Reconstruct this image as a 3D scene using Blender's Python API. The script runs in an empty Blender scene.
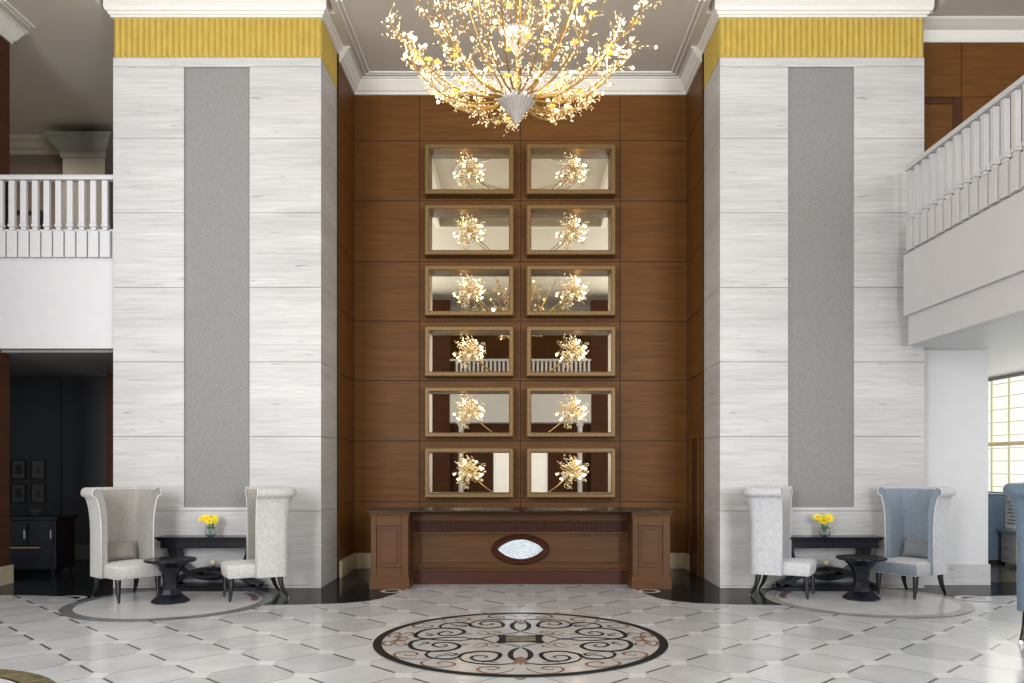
import bpy, bmesh, math, random
from mathutils import Vector, Matrix
random.seed(7)
PI = math.pi
C = bpy.context.scene.collection
F, HX, HY, H = 809.0, 520.5, 465.0, 1.55

# ------------------------------------------------------------------ materials
def nodes(m):
    m.use_nodes = True
    return m.node_tree.nodes, m.node_tree.links, m.node_tree.nodes['Principled BSDF']

def mat(name, col, rough=0.5, metal=0.0, var=0.06, scale=(6, 6, 6), spec=0.5, bump=0.0, emit=None, es=0.0, ior=None, sheen=0, detail=4):
    m = bpy.data.materials.new(name)
    N, L, B = nodes(m)
    tc = N.new('ShaderNodeTexCoord'); mp = N.new('ShaderNodeMapping'); nz = N.new('ShaderNodeTexNoise')
    mp.inputs['Scale'].default_value = scale
    nz.inputs['Scale'].default_value = 1.0; nz.inputs['Detail'].default_value = detail; nz.inputs['Roughness'].default_value = 0.6
    L.new(tc.outputs['Object'], mp.inputs['Vector']); L.new(mp.outputs[0], nz.inputs['Vector'])
    cr = N.new('ShaderNodeValToRGB')
    cr.color_ramp.elements[0].position = 0.3; cr.color_ramp.elements[1].position = 0.7
    cr.color_ramp.elements[0].color = (*[c * (1 - var) for c in col], 1)
    cr.color_ramp.elements[1].color = (*[min(1, c * (1 + var)) for c in col], 1)
    L.new(nz.outputs['Fac'], cr.inputs[0]); L.new(cr.outputs[0], B.inputs['Base Color'])
    B.inputs['Roughness'].default_value = rough; B.inputs['Metallic'].default_value = metal
    B.inputs['Specular IOR Level'].default_value = spec
    if ior: B.inputs['IOR'].default_value = ior
    if sheen: B.inputs['Sheen Weight'].default_value = sheen
    if bump:
        b = N.new('ShaderNodeBump'); b.inputs['Strength'].default_value = bump; b.inputs['Distance'].default_value = 0.01
        L.new(nz.outputs['Fac'], b.inputs['Height']); L.new(b.outputs[0], B.inputs['Normal'])
    if emit:
        B.inputs['Emission Color'].default_value = (*emit, 1); B.inputs['Emission Strength'].default_value = es
        m.cycles.emission_sampling = 'NONE'
    return m

def travertine():
    m = bpy.data.materials.new('travertine'); N, L, B = nodes(m)
    tc = N.new('ShaderNodeTexCoord')
    def nz(sc, det, dist=0.0):
        mp = N.new('ShaderNodeMapping'); mp.inputs['Scale'].default_value = sc
        n = N.new('ShaderNodeTexNoise'); n.inputs['Scale'].default_value = 1; n.inputs['Detail'].default_value = det
        n.inputs['Distortion'].default_value = dist
        L.new(tc.outputs['Object'], mp.inputs[0]); L.new(mp.outputs[0], n.inputs['Vector']); return n
    a = nz((1.3, 1.3, 30), 8, 1.2); b = nz((0.5, 0.5, 3.5), 4, 0.3); c = nz((3.2, 3.2, 26), 3)
    r1 = N.new('ShaderNodeValToRGB'); e = r1.color_ramp.elements
    e[0].position = .3; e[0].color = (.41, .405, .40, 1); e[1].position = .65; e[1].color = (.505, .50, .495, 1)
    r2 = N.new('ShaderNodeValToRGB'); e = r2.color_ramp.elements
    e[0].position = .3; e[0].color = (.87, .87, .875, 1); e[1].position = .65; e[1].color = (1.03, 1.03, 1.03, 1)
    r3 = N.new('ShaderNodeValToRGB'); e = r3.color_ramp.elements
    e[0].position = .27; e[0].color = (.62, .60, .58, 1); e[1].position = .34; e[1].color = (1, 1, 1, 1)
    L.new(a.outputs[0], r1.inputs[0]); L.new(b.outputs[0], r2.inputs[0]); L.new(c.outputs[0], r3.inputs[0])
    x1 = N.new('ShaderNodeMixRGB'); x1.blend_type = 'MULTIPLY'; x1.inputs[0].default_value = 1
    x2 = N.new('ShaderNodeMixRGB'); x2.blend_type = 'MULTIPLY'; x2.inputs[0].default_value = 1
    L.new(r1.outputs[0], x1.inputs[1]); L.new(r2.outputs[0], x1.inputs[2])
    L.new(x1.outputs[0], x2.inputs[1]); L.new(r3.outputs[0], x2.inputs[2]); L.new(x2.outputs[0], B.inputs['Base Color'])
    B.inputs['Roughness'].default_value = .42; B.inputs['Specular IOR Level'].default_value = .3
    return m

def floor_mat():
    m = bpy.data.materials.new('marble_tile_floor'); N, L, B = nodes(m)
    tc = N.new('ShaderNodeTexCoord'); sp = N.new('ShaderNodeSeparateXYZ'); L.new(tc.outputs['Object'], sp.inputs[0])
    def M(op, a, b=None, c=None):
        n = N.new('ShaderNodeMath'); n.operation = op
        for i, v in enumerate((a, b, c)):
            if v is None: continue
            if isinstance(v, (int, float)): n.inputs[i].default_value = v
            else: L.new(v, n.inputs[i])
        return n.outputs[0]
    ax = M('ABSOLUTE', sp.outputs[0]); y = sp.outputs[1]
    s = M('DIVIDE', M('SUBTRACT', M('SUBTRACT', y, ax), 3.6), .75)
    t = M('ADD', M('DIVIDE', M('SUBTRACT', M('ADD', y, ax), 11.7), .75), .5)
    fs = M('FRACT', s); ft = M('FRACT', t)
    ds = M('MINIMUM', fs, M('SUBTRACT', 1, fs)); dt = M('MINIMUM', ft, M('SUBTRACT', 1, ft))
    dash = M('MULTIPLY', M('LESS_THAN', ds, .024), M('GREATER_THAN', dt, .2))
    thin = M('MULTIPLY', M('LESS_THAN', dt, .011), M('GREATER_THAN', ds, .14))
    star = M('LESS_THAN', M('ADD', M('SQRT', ds), M('SQRT', dt)), .55)
    cv = N.new('ShaderNodeCombineXYZ'); L.new(M('FLOOR', s), cv.inputs[0]); L.new(M('FLOOR', t), cv.inputs[1])
    L.new(M('SIGN', sp.outputs[0]), cv.inputs[2])
    wn = N.new('ShaderNodeTexWhiteNoise'); L.new(cv.outputs[0], wn.inputs['Vector'])
    nz = N.new('ShaderNodeTexNoise'); nz.inputs['Scale'].default_value = 2.2; nz.inputs['Detail'].default_value = 6; nz.inputs['Distortion'].default_value = .8
    L.new(tc.outputs['Object'], nz.inputs['Vector'])
    val = M('ADD', M('MULTIPLY', wn.outputs['Value'], .10), M('MULTIPLY', nz.outputs['Fac'], .22))
    val = M('ADD', val, .30)
    val = M('ADD', M('MULTIPLY', val, M('SUBTRACT', 1, star)), M('MULTIPLY', star, .56))
    val = M('MULTIPLY', val, M('SUBTRACT', 1, M('MULTIPLY', dash, .78)))
    val = M('MULTIPLY', val, M('SUBTRACT', 1, M('MULTIPLY', thin, .62)))
    cb = N.new('ShaderNodeCombineColor'); L.new(M('MULTIPLY', val, .98), cb.inputs[0]); L.new(val, cb.inputs[1]); L.new(M('MULTIPLY', val, 1.03), cb.inputs[2])
    L.new(cb.outputs[0], B.inputs['Base Color'])
    B.inputs['Roughness'].default_value = .16; B.inputs['Specular IOR Level'].default_value = .28
    return m

def fabric(name, col, sc=60, var=.12):
    return mat(name, col, .8, 0, var, (sc, sc, sc), .2, .3, sheen=.25)

def wood(name, col, rough=.38, var=.22):
    return mat(name, col, rough + .08, 0, var, (1.6, 1.6, 22), .14, 0.03, detail=6)

M_ = dict(
    trav=travertine(), floor=floor_mat(),
    joint=mat('dark_joint', (.08, .075, .07), .9),
    wood=wood('walnut_panel', (.115, .047, .011)),
    wood_dark=wood('dark_walnut', (.06, .022, .010)),
    wood_joint=mat('wood_joint', (.018, .008, .004), .8),
    desk=wood('mahogany_desk', (.080, .035, .013), .3, .2),
    desk_dark=wood('dark_mahogany', (.05, .017, .010), .3, .15),
    frame=mat('bronze_frame', (.14, .078, .020), .45, .3, .45, (40, 40, 40), bump=.2),
    mirror=mat('mirror_glass', (.70, .655, .54), .015, 1, 0.0),
    mosaic=mat('mosaic_mirror', (.40, .43, .46), .30, 1, .5, (70, 70, 70), bump=.9),
    white=mat('white_paint', (.54, .54, .55), .5, 0, .02),
    plaster=mat('cream_plaster', (.52, .475, .41), .6, 0, .03, (.6, .6, .6)),
    crown=mat('white_moulding', (.64, .62, .57), .45, 0, .02),
    grey_pl=mat('grey_plaster', (.30, .29, .275), .7, 0, .05, (.5, .5, .5)),
    gold=mat('gold_leaf', (.52, .385, .085), .4, .3, .10, (14, 14, 5)),
    felt=fabric('grey_woven_panel', (.215, .215, .21), 90, .22),
    base=mat('beige_marble', (.46, .40, .29), .3, 0, .1),
    granite=mat('black_granite', (.012, .014, .016), .12, 0, .4, (60, 60, 60), .10, ior=1.25),
    blackmarble=mat('black_marble_top', (.02, .018, .018), .2, 0, .9, (30, 30, 30), .2),
    inlay_black=mat('inlay_black', (.020, .020, .021), .3, 0, .2, spec=.10, ior=1.12),
    inlay_cream=mat('inlay_cream', (.42, .415, .41), .18, 0, .12, (5, 5, 5), spec=.28),
    inlay_olive=mat('inlay_olive', (.15, .13, .075), .2, 0, .35, (9, 9, 9), spec=.28),
    inlay_brown=mat('inlay_brown', (.20, .13, .09), .2, 0, .15, spec=.28),
    inlay_grey=mat('inlay_grey', (.16, .17, .18), .2, 0, .22, (4, 4, 4), spec=.28),
    inlay_light=mat('inlay_light', (.53, .53, .54), .18, 0, .08, (3, 3, 3), spec=.28),
    inlay_taupe=mat('inlay_taupe', (.31, .30, .28), .2, 0, .16, (4, 4, 4), spec=.28),
    lacquer=mat('black_lacquer', (.005, .006, .011), .2, 0, .1, spec=.3),
    legw=mat('ebonised_wood', (.010, .009, .010), .22, 0, .1),
    steel=mat('ferrule_steel', (.6, .6, .6), .25, 1, .02),
    fab_out=fabric('silver_fabric', (.43, .422, .41), 28, .13),
    fab_in=fabric('taupe_fabric', (.28, .265, .245), 28, .12),
    fab_outb=fabric('pale_fabric', (.45, .455, .475), 28, .13),  # right chairs: bluish cast of the light put into the fabric colour
    fab_inb=fabric('blue_grey_fabric', (.20, .245, .295), 28, .12),  # blue reflected light on the lining, put into its colour
    fab_pale=fabric('pale_lining', (.38, .385, .39), 28, .1),
    fab_edge=fabric('edge_piping', (.55, .55, .56), 28, .05),
    cush=fabric('cushion_taupe', (.20, .185, .165), 50, .1),
    cushb=fabric('cushion_grey', (.17, .18, .195), 50, .1),
    blue=fabric('steel_blue_leather', (.105, .15, .21), 10, .1),
    gilt=mat('gilt_metal', (.36, .225, .07), .28, .85, .1, emit=(1, .6, .15), es=.03),  # faint warm emission painted on, the metal is no light source
    crystal=mat('crystal_leaf', (.95, .86, .62), .12, 0, .05, spec=.8, emit=(1, .72, .36), es=.17),  # warm emission stands in for bulb light scattered by the crystal
    shell=mat('ribbed_glass_shell', (.36, .33, .31), .25, .4, .2, spec=.8),
    bulb=mat('lit_bulb', (1, .9, .7), .3, 0, 0, emit=(1, .80, .50), es=7),
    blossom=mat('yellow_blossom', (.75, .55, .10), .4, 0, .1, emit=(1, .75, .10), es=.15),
    petal=mat('yellow_petal', (.86, .70, .03), .5, 0, .1),
    petal_c=mat('flower_centre', (.55, .30, .02), .6),
    stem=mat('green_stem', (.05, .17, .03), .5, 0, .2),
    ball=mat('cream_ball', (.55, .46, .32), .5, 0, .2, (40, 40, 40)),
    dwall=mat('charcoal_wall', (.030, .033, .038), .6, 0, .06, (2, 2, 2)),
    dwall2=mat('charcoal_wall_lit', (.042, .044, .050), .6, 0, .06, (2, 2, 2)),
    dbase=mat('grey_skirting', (.13, .13, .14), .5),
    taupe=mat('taupe_wall', (.20, .145, .12), .6, 0, .05),
    olivegrey=mat('olive_grey_paint', (.27, .265, .225), .6, 0, .05),
    blackf=mat('black_frame', (.008, .008, .009), .35),
    matb=mat('grey_mount', (.075, .075, .072), .7),
    print=mat('faded_print', (.022, .022, .022), .7, 0, .8, (25, 25, 25)),
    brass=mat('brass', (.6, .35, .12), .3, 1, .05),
    curtain=mat('sheer_curtain', (.8, .8, .76), .9, 0, .04, (1, 30, 1), emit=(1, 1, .95), es=.8),
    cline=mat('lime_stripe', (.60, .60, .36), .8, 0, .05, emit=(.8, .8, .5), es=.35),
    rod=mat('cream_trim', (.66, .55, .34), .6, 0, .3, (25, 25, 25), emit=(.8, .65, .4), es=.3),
    dcurtain=mat('white_drape', (.75, .75, .78), .8, 0, .04, emit=(1, 1, 1), es=.45),
    monitor=mat('black_plastic', (.012, .012, .013), .4),
    paper=mat('white_card', (.7, .7, .68), .6),
    ink=mat('grey_ink', (.15, .15, .15), .7),
    rustic=mat('brown_grey_floor', (.075, .062, .048), .15, 0, .3, (3, 3, 3), .3),
)
def glass():
    m = bpy.data.materials.new('clear_glass'); N, L, B = nodes(m)
    nz = N.new('ShaderNodeTexNoise'); mr = N.new('ShaderNodeMapRange')
    mr.inputs['To Min'].default_value = .0; mr.inputs['To Max'].default_value = .04
    L.new(nz.outputs['Fac'], mr.inputs['Value']); L.new(mr.outputs[0], B.inputs['Roughness'])
    B.inputs['Transmission Weight'].default_value = .95; B.inputs['IOR'].default_value = 1.3
    B.inputs['Base Color'].default_value = (.9, .95, .95, 1)
    return m
M_['glass'] = glass()

# ------------------------------------------------------------------ helpers
def obj(name, bm, m, parent=None, smooth=False, bevel=0, loc=None, label=None, recalc=True):
    if recalc: bmesh.ops.recalc_face_normals(bm, faces=bm.faces)
    me = bpy.data.meshes.new(name); bm.to_mesh(me); bm.free()
    ms = m if isinstance(m, (list, tuple)) else [m]
    for x in ms: me.materials.append(M_[x] if isinstance(x, str) else x)
    if smooth:
        for p in me.polygons: p.use_smooth = True
    o = bpy.data.objects.new(name, me); C.objects.link(o)
    if parent: o.parent = parent
    if loc is not None: o.location = loc
    if bevel:
        b = o.modifiers.new('bevel', 'BEVEL'); b.width = bevel; b.segments = 2; b.limit_method = 'ANGLE'; b.angle_limit = .6
    if smooth and smooth != 'all':
        try:
            me.set_sharp_from_angle(angle=math.radians(smooth if isinstance(smooth, (int, float)) and smooth > 1 else 45))
        except Exception: pass
    if label: o['label'] = label
    return o
def tag(o, label, cat, group=None):
    o['label'] = label; o['category'] = cat
    if group: o['group'] = group
    return o
def thing(name, label, cat, loc=(0, 0, 0), rotz=0, group=None):
    o = bpy.data.objects.new(name, None); C.objects.link(o); o.empty_display_size = .2
    o.location = loc; o.rotation_euler = (0, 0, rotz)
    return tag(o, label, cat, group)
def struct(name, bm, m, parent=None, **k):
    o = obj(name, bm, m, parent, **k)
    if not parent: o['kind'] = 'structure'
    return o
def kids(o): return [c for c in ALLK.get(o.name, [])]
ALLK = {}
def copy_tree(o, parent=None):
    c = o.copy(); C.objects.link(c)
    if parent: c.parent = parent
    for ch in [x for x in bpy.data.objects if x.parent == o]: copy_tree(ch, c)
    return c
def BM(): return bmesh.new()
def box(bm, x0, x1, y0, y1, z0, z1, mi=0):
    v = [bm.verts.new((x, y, z)) for x in (x0, x1) for y in (y0, y1) for z in (z0, z1)]
    for f in ((0, 1, 3, 2), (4, 6, 7, 5), (0, 4, 5, 1), (2, 3, 7, 6), (0, 2, 6, 4), (1, 5, 7, 3)):
        bm.faces.new([v[i] for i in f]).material_index = mi
    return v
def sweep(bm, path, prof, side=1, closed_path=False, cap=True, mi=0):
    n = len(path); P = [Vector(p) for p in path]; rings = []
    for i, p in enumerate(P):
        a = P[i - 1] if (i > 0 or closed_path) else None
        b = P[(i + 1) % n] if (i < n - 1 or closed_path) else None
        d1 = (p - a).normalized() if a is not None else None
        d2 = (b - p).normalized() if b is not None else None
        if d1 is None: d1 = d2
        if d2 is None: d2 = d1
        n1 = Vector((d1.y, -d1.x)); n2 = Vector((d2.y, -d2.x))
        nn = (n1 + n2).normalized(); k = 1 / max(.3, nn.dot(n1))
        rings.append([bm.verts.new((p.x + nn.x * k * o * side, p.y + nn.y * k * o * side, z)) for o, z in prof])
    m = len(prof)
    for i in range(n if closed_path else n - 1):
        r, q = rings[i], rings[(i + 1) % n]
        for j in range(m):
            bm.faces.new((r[j], r[(j + 1) % m], q[(j + 1) % m], q[j])).material_index = mi
    if cap and not closed_path:
        bm.faces.new(rings[0]).material_index = mi; bm.faces.new(rings[-1][::-1]).material_index = mi
def lathe(bm, prof, seg=32, c=(0, 0, 0), ang0=0, cap=True, wob=None):
    rings = []
    for r, z in prof:
        rings.append([bm.verts.new((c[0] + r * (wob(k / seg) if wob else 1) * math.cos(ang0 + 2 * PI * k / seg),
                                    c[1] + r * (wob(k / seg) if wob else 1) * math.sin(ang0 + 2 * PI * k / seg), c[2] + z)) for k in range(seg)])
    for a, b in zip(rings, rings[1:]):
        for k in range(seg): bm.faces.new((a[k], a[(k + 1) % seg], b[(k + 1) % seg], b[k]))
    if cap: bm.faces.new(rings[0][::-1]); bm.faces.new(rings[-1])
def tube(bm, pts, radii, seg=8, sq=False):
    P = [Vector(p) for p in pts]; rings = []
    up = Vector((0, 0, 1)); prev = None
    for i, p in enumerate(P):
        d = (P[min(i + 1, len(P) - 1)] - P[max(i - 1, 0)]).normalized()
        ref = prev if prev is not None else (Vector((1, 0, 0)) if abs(d.z) > .8 else up)
        s = d.cross(ref)
        if s.length < 1e-4: s = d.cross(Vector((0, 1, 0)))
        s.normalize(); t = s.cross(d).normalized(); prev = t
        r = radii[i] if isinstance(radii, (list, tuple)) else radii
        rr = r if isinstance(r, tuple) else (r, r)
        rings.append([bm.verts.new(p + s * rr[0] * math.cos(2 * PI * (k + .5) / seg) + t * rr[1] * math.sin(2 * PI * (k + .5) / seg)) for k in range(seg)])
    for a, b in zip(rings, rings[1:]):
        for k in range(seg): bm.faces.new((a[k], a[(k + 1) % seg], b[(k + 1) % seg], b[k]))
    bm.faces.new(rings[0][::-1]); bm.faces.new(rings[-1])
def crom(pts, n=6):
    P = [Vector(p) for p in pts]; out = []
    for i in range(len(P) - 1):
        a, b, c, d = P[max(i - 1, 0)], P[i], P[i + 1], P[min(i + 2, len(P) - 1)]
        for k in range(n):
            t = k / n
            out.append(.5 * ((2 * b) + (c - a) * t + (2 * a - 5 * b + 4 * c - d) * t * t + (3 * b - a - 3 * c + d) * t ** 3))
    out.append(P[-1]); return out
def sphere(bm, c, r, u=12, v=8, sc=(1, 1, 1)):
    prof = [(max(1e-4, r * math.sin(PI * k / v)), -r * math.cos(PI * k / v)) for k in range(v + 1)]
    rings = []
    for rr, z in prof:
        rings.append([bm.verts.new((c[0] + sc[0] * rr * math.cos(2 * PI * k / u), c[1] + sc[1] * rr * math.sin(2 * PI * k / u), c[2] + sc[2] * z)) for k in range(u)])
    for a, b in zip(rings, rings[1:]):
        for k in range(u): bm.faces.new((a[k], a[(k + 1) % u], b[(k + 1) % u], b[k]))
    bm.faces.new(rings[0][::-1]); bm.faces.new(rings[-1])
def poly(bm, pts, z, mi=0):
    f = bm.faces.new([bm.verts.new((p[0], p[1], z)) for p in pts]); f.material_index = mi; return f
def disc(bm, c, r, z, seg=96, r0=0, mi=0):
    A = [bm.verts.new((c[0] + r * math.cos(2 * PI * k / seg), c[1] + r * math.sin(2 * PI * k / seg), z)) for k in range(seg)]
    if r0 <= 0: bm.faces.new(A).material_index = mi; return
    B = [bm.verts.new((c[0] + r0 * math.cos(2 * PI * k / seg), c[1] + r0 * math.sin(2 * PI * k / seg), z)) for k in range(seg)]
    for k in range(seg): bm.faces.new((A[k], A[(k + 1) % seg], B[(k + 1) % seg], B[k])).material_index = mi

# ------------------------------------------------------------------ shell
PX0, PX1, PF, PB, BW = 2.515, 5.12, 10.2, 11.1, 12.1     # pillar inner/outer x, front, stone end, back wall
CZ = 7.30
# floor
bm = BM(); box(bm, -12, 12, -8, 16, -.1, 0)
FLOOR = struct('floor', bm, 'floor', label=None)
# dark granite border following the scalloped line of the light floor
half = [(0, 10.56), (-1.36, 10.56), (-1.40, 10.3), (-1.44, 10.0), (-1.50, 9.7), (-1.60, 9.4), (-1.74, 9.2), (-1.97, 9.06), (-2.4, 8.97),
        (-2.80, 8.95), (-3.94, 8.95), (-5.02, 9.18), (-5.2, 9.42), (-5.5, 9.56), (-6.0, 9.63), (-12, 9.63)]
bm = BM()
back = 16
for sgn in (-1, 1):
    pts = [(x * (-sgn), y) for x, y in half]
    for a, b in zip(pts, pts[1:]):
        if abs(a[0] - b[0]) < 1e-5: continue
        poly(bm, [a, b, (b[0], back), (a[0], back)], .002)
obj('granite_border', bm, 'granite', FLOOR, label='polished black granite border')
bm = BM()
for sgn in (-1, 1):
    pts = [(x * (-sgn), y) for x, y in half[1:10]]
    for a, b in zip(pts, pts[1:]):
        d = (Vector(b) - Vector(a)).normalized(); n = Vector((d.y, -d.x)) * .035 * (-sgn)
        poly(bm, [a, b, (b[0] - n.x, b[1] - n.y), (a[0] - n.x, a[1] - n.y)], .0025)
    disc(bm, (sgn * 1.58, 9.93), .14, .004, 32, .09)
    disc(bm, (sgn * 5.25, 9.38), .20, .004, 32, .13)
obj('border_curl', bm, 'inlay_light', FLOOR)
# seating circles
for sx, cy, col, lab in ((-3.93, 9.1, 'inlay_grey', 'grey ring'), (3.95, 9.28, 'inlay_taupe', 'taupe ring')):
    bm = BM(); disc(bm, (sx, cy), .97, .005); obj('circle_inlay', bm, 'inlay_light', FLOOR)
    bm = BM(); disc(bm, (sx, cy), 1.10, .005, 96, .97); obj('ring_inlay', bm, col, FLOOR)
    bm = BM()
    for k in range(10):
        a = (.15 + k * .07) if sx < 0 else (PI - .15 - k * .07)
        disc(bm, (sx + .9 * math.cos(a), cy + .9 * math.sin(a)), .05, .006, 16)
    obj('rose_inlay', bm, mat('rose_marble', (.36, .27, .26), .2, spec=.28), FLOOR)
for sx, col in ((-4.2, 'inlay_olive'), (4.45, 'inlay_taupe')):
    bm = BM(); disc(bm, (sx, 4.98), 1.0, .005); obj('circle_inlay', bm, 'inlay_light', FLOOR)
    bm = BM(); disc(bm, (sx, 4.98), 1.18, .005, 96, .98); obj('ring_inlay', bm, col, FLOOR)

# medallion -----------------------------------------------------------------
MC, MR = Vector((0, 7.18)), 1.29
MED = thing('floor_medallion', 'large round inlaid marble medallion with black scrollwork in the floor before the desk', 'floor medallion', (0, 7.18, 0))
bm = BM(); disc(bm, (0, 0), MR - .03, .005); obj('medallion_ground', bm, 'inlay_cream', MED)
bm = BM(); disc(bm, (0, 0), MR, .0065, 128, MR - .075); obj('medallion_ring', bm, 'inlay_black', MED)
def unp(cx, cy):       # photo crop -> floor metres relative to the medallion centre
    px = cx / 6.827 + 370; py = cy / 6.831 + 600
    Y = F * H / (py - HY); return Vector(((px - HX) * Y / F, Y - 7.18))
def ribbon(bm, pts, w, z, taper=True, fold4=True):
    P = crom([unp(*p) for p in pts], 7); n = len(P)
    for sx in (1, -1):
        for sy in (1, -1):
            prev = None
            for i, p in enumerate(P):
                d = (P[min(i + 1, n - 1)] - P[max(i - 1, 0)]).normalized(); nn = Vector((-d.y, d.x))
                t = i / (n - 1); ww = w * (.35 + .65 * math.sin(PI * min(1, max(0, t)))) if taper else w
                a, b = p + nn * ww / 2, p - nn * ww / 2
                cur = [bm.verts.new((sx * q.x, sy * q.y, z)) for q in (a, b)]
                if prev: bm.faces.new((prev[0], cur[0], cur[1], prev[1]))
                prev = cur
bm = BM()
black = [
    ([(1020, 330), (975, 350), (958, 378), (972, 405), (1024, 432)], .045),
    ([(850, 303), (790, 282), (730, 268), (640, 280), (550, 282), (470, 278), (390, 272), (300, 285), (272, 312), (310, 342), (420, 356), (550, 348), (612, 322), (570, 300), (480, 294), (428, 310), (470, 327), (525, 318), (500, 306)], .040),
    ([(560, 349), (450, 352), (392, 366), (386, 385), (430, 402), (520, 408), (600, 396), (640, 372), (760, 355), (870, 366), (886, 388), (840, 418), (740, 422), (690, 402), (730, 384), (800, 390), (780, 402)], .038),
    ([(612, 398), (640, 422), (740, 440), (870, 446), (960, 440), (1022, 430)], .032),
    ([(960, 284), (930, 292), (900, 298), (850, 296)], .03),
    ([(440, 404), (470, 388), (530, 380), (575, 384), (590, 374), (540, 366), (500, 372)], .024),
    ([(620, 306), (650, 308), (675, 304)], .016),
    ([(330, 316), (360, 306), (400, 300), (380, 292), (350, 296)], .022),
    ([(760, 432), (800, 426), (850, 430), (880, 432)], .018),
    ([(880, 305), (940, 308), (1000, 320), (1024, 326)], .020),
]
for p, w in black: ribbon(bm, p, w, .0075)
obj('black_scrollwork', bm, 'inlay_black', MED)
bm = BM()
brown = [
    ([(210, 266), (180, 278), (165, 300), (120, 318), (88, 302), (110, 286), (150, 290), (135, 302)], .028),
    ([(165, 300), (200, 318), (245, 312), (235, 298), (205, 300)], .024),
    ([(400, 400), (340, 410), (250, 406), (175, 392), (170, 372), (230, 358), (310, 362), (320, 378), (250, 384), (240, 374)], .026),
    ([(420, 404), (380, 420), (350, 432), (370, 452), (460, 464), (560, 456), (575, 438), (510, 426), (460, 436), (490, 444)], .026),
    ([(985, 470), (960, 488), (880, 506), (790, 504), (735, 484), (760, 466), (850, 462), (880, 472), (820, 484), (800, 474)], .026),
    ([(700, 322), (760, 300), (800, 308), (760, 326), (710, 330)], .016),
    ([(780, 300), (840, 312), (880, 318), (850, 328), (790, 322)], .016),
    ([(600, 410), (560, 412), (480, 416)], .014),
]
for p, w in brown: ribbon(bm, p, w, .0072)
obj('brown_scrollwork', bm, 'inlay_brown', MED)
bm = BM()
for sx in (1, -1):
    for sy in (1, -1):
        f = [(0, .66), (.05, .72), (.035, .80), (.085, .90), (.04, .92), (.015, .86), (0, .95)]
        poly(bm, [(sx * x, sy * -y) for x, y in f], .0078)
        f = [(.98, 0), (1.04, .05), (1.10, .03), (1.14, .09), (1.08, .10), (1.02, .09)]
        poly(bm, [(sx * x, sy * y) for x, y in f], .0078)
obj('leaf_inlay', bm, 'inlay_brown', MED)
bm = BM(); box(bm, -.13, .13, -.10, .10, .004, .0082); obj('centre_tablet', bm, 'inlay_olive', MED)
bm = BM()
for sx in (1, -1):
    poly(bm, [(sx * .13, -.10), (sx * .13, .10), (sx * .19, .16), (sx * .22, .16), (sx * .19, .05), (sx * .19, -.05), (sx * .22, -.16), (sx * .19, -.16)], .0083)
    for sy in (1, -1):
        poly(bm, [(sx * .0, sy * .10), (sx * .13, sy * .10), (sx * .19, sy * .16), (0, sy * .125)], .0083)
obj('tablet_border', bm, 'inlay_black', MED)

# ceiling: slab with tray over the hall
bm = BM()
tx, ty0, ty1 = 2.0, 4.1, 8.9
def cell(x0, x1, y0, y1, z=CZ, t=.1): box(bm, x0, x1, y0, y1, z, z + t)
HZ = 7.5
cell(-12, -tx, -8, 9.98, HZ); cell(tx, 12, -8, 9.98, HZ); cell(-tx, tx, -8, ty0, HZ); cell(-tx, tx, ty1, 9.98, HZ)
cell(-5.26, -2.36, 9.98, 10.3, HZ); cell(2.36, 5.26, 9.98, 10.3, HZ)
cell(-2.36, 2.36, 9.98, 10.3, CZ, .3); cell(-12, -5.26, 9.98, 10.3, CZ, .3); cell(5.26, 12, 9.98, 10.3, CZ, .3); cell(-12, 12, 10.3, 16, CZ, .3)
box(bm, -tx - .1, tx + .1, ty0 - .1, ty1 + .1, HZ + .45, HZ + .5)
for a in ((-tx - .1, -tx, ty0 - .1, ty1 + .1), (tx, tx + .1, ty0 - .1, ty1 + .1), (-tx, tx, ty0 - .1, ty0), (-tx, tx, ty1, ty1 + .1)):
    box(bm, *a, HZ + .1, HZ + .45)
CEIL = struct('ceiling', bm, 'plaster')
bm = BM()
sweep(bm, [(-tx, ty0), (tx, ty0), (tx, ty1), (-tx, ty1)], [(0, HZ + .2), (-.04, HZ + .2), (-.12, HZ + .3), (-.16, HZ + .45), (0, HZ + .45)], 1, True)
sweep(bm, [(-tx, ty0), (tx, ty0), (tx, ty1), (-tx, ty1)], [(.0, HZ), (.0, HZ - .04), (.12, HZ - .04), (.14, HZ)], 1, True)
obj('tray_moulding', bm, 'crown', CEIL, label='white stepped moulding of the ceiling tray')
bm = BM()
for rr in (1.1, 1.45):
    P = [(rr * math.cos(k * PI / 24), 6.4 + rr * math.sin(k * PI / 24)) for k in range(48)]
    sweep(bm, P, [(-.05, HZ + .45), (-.03, HZ + .41), (.03, HZ + .41), (.05, HZ + .45)], 1, True)
obj('ceiling_ring', bm, 'crown', CEIL)
# picture-frame mouldings on the recess ceiling
bm = BM()
xw = 2.49
for o_ in (.215, .275):
    path = [(-xw + o_, 10.0), (-xw + o_, BW - o_), (xw - o_, BW - o_), (xw - o_, 10.0)]
    sweep(bm, path, [(-.014, CZ), (-.008, CZ - .018), (.008, CZ - .018), (.014, CZ)], 1)
obj('panel_bead', bm, 'crown', CEIL)

def panels(bm, xs, zs, mk, gap=.006, back=.03, thick=.012, grow=0):
    """mk(u0,u1,w0,w1,d0,d1) adds a box in wall space"""
    for u0, u1 in zip(xs, xs[1:]):
        for w0, w1 in zip(zs, zs[1:]):
            mk(u0 + gap / 2, u1 - gap / 2, w0 + gap / 2, w1 - gap / 2, 0, thick, 0)
    mk(xs[0], xs[-1], zs[0], zs[-1], thick, thick + back, 1)
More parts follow.
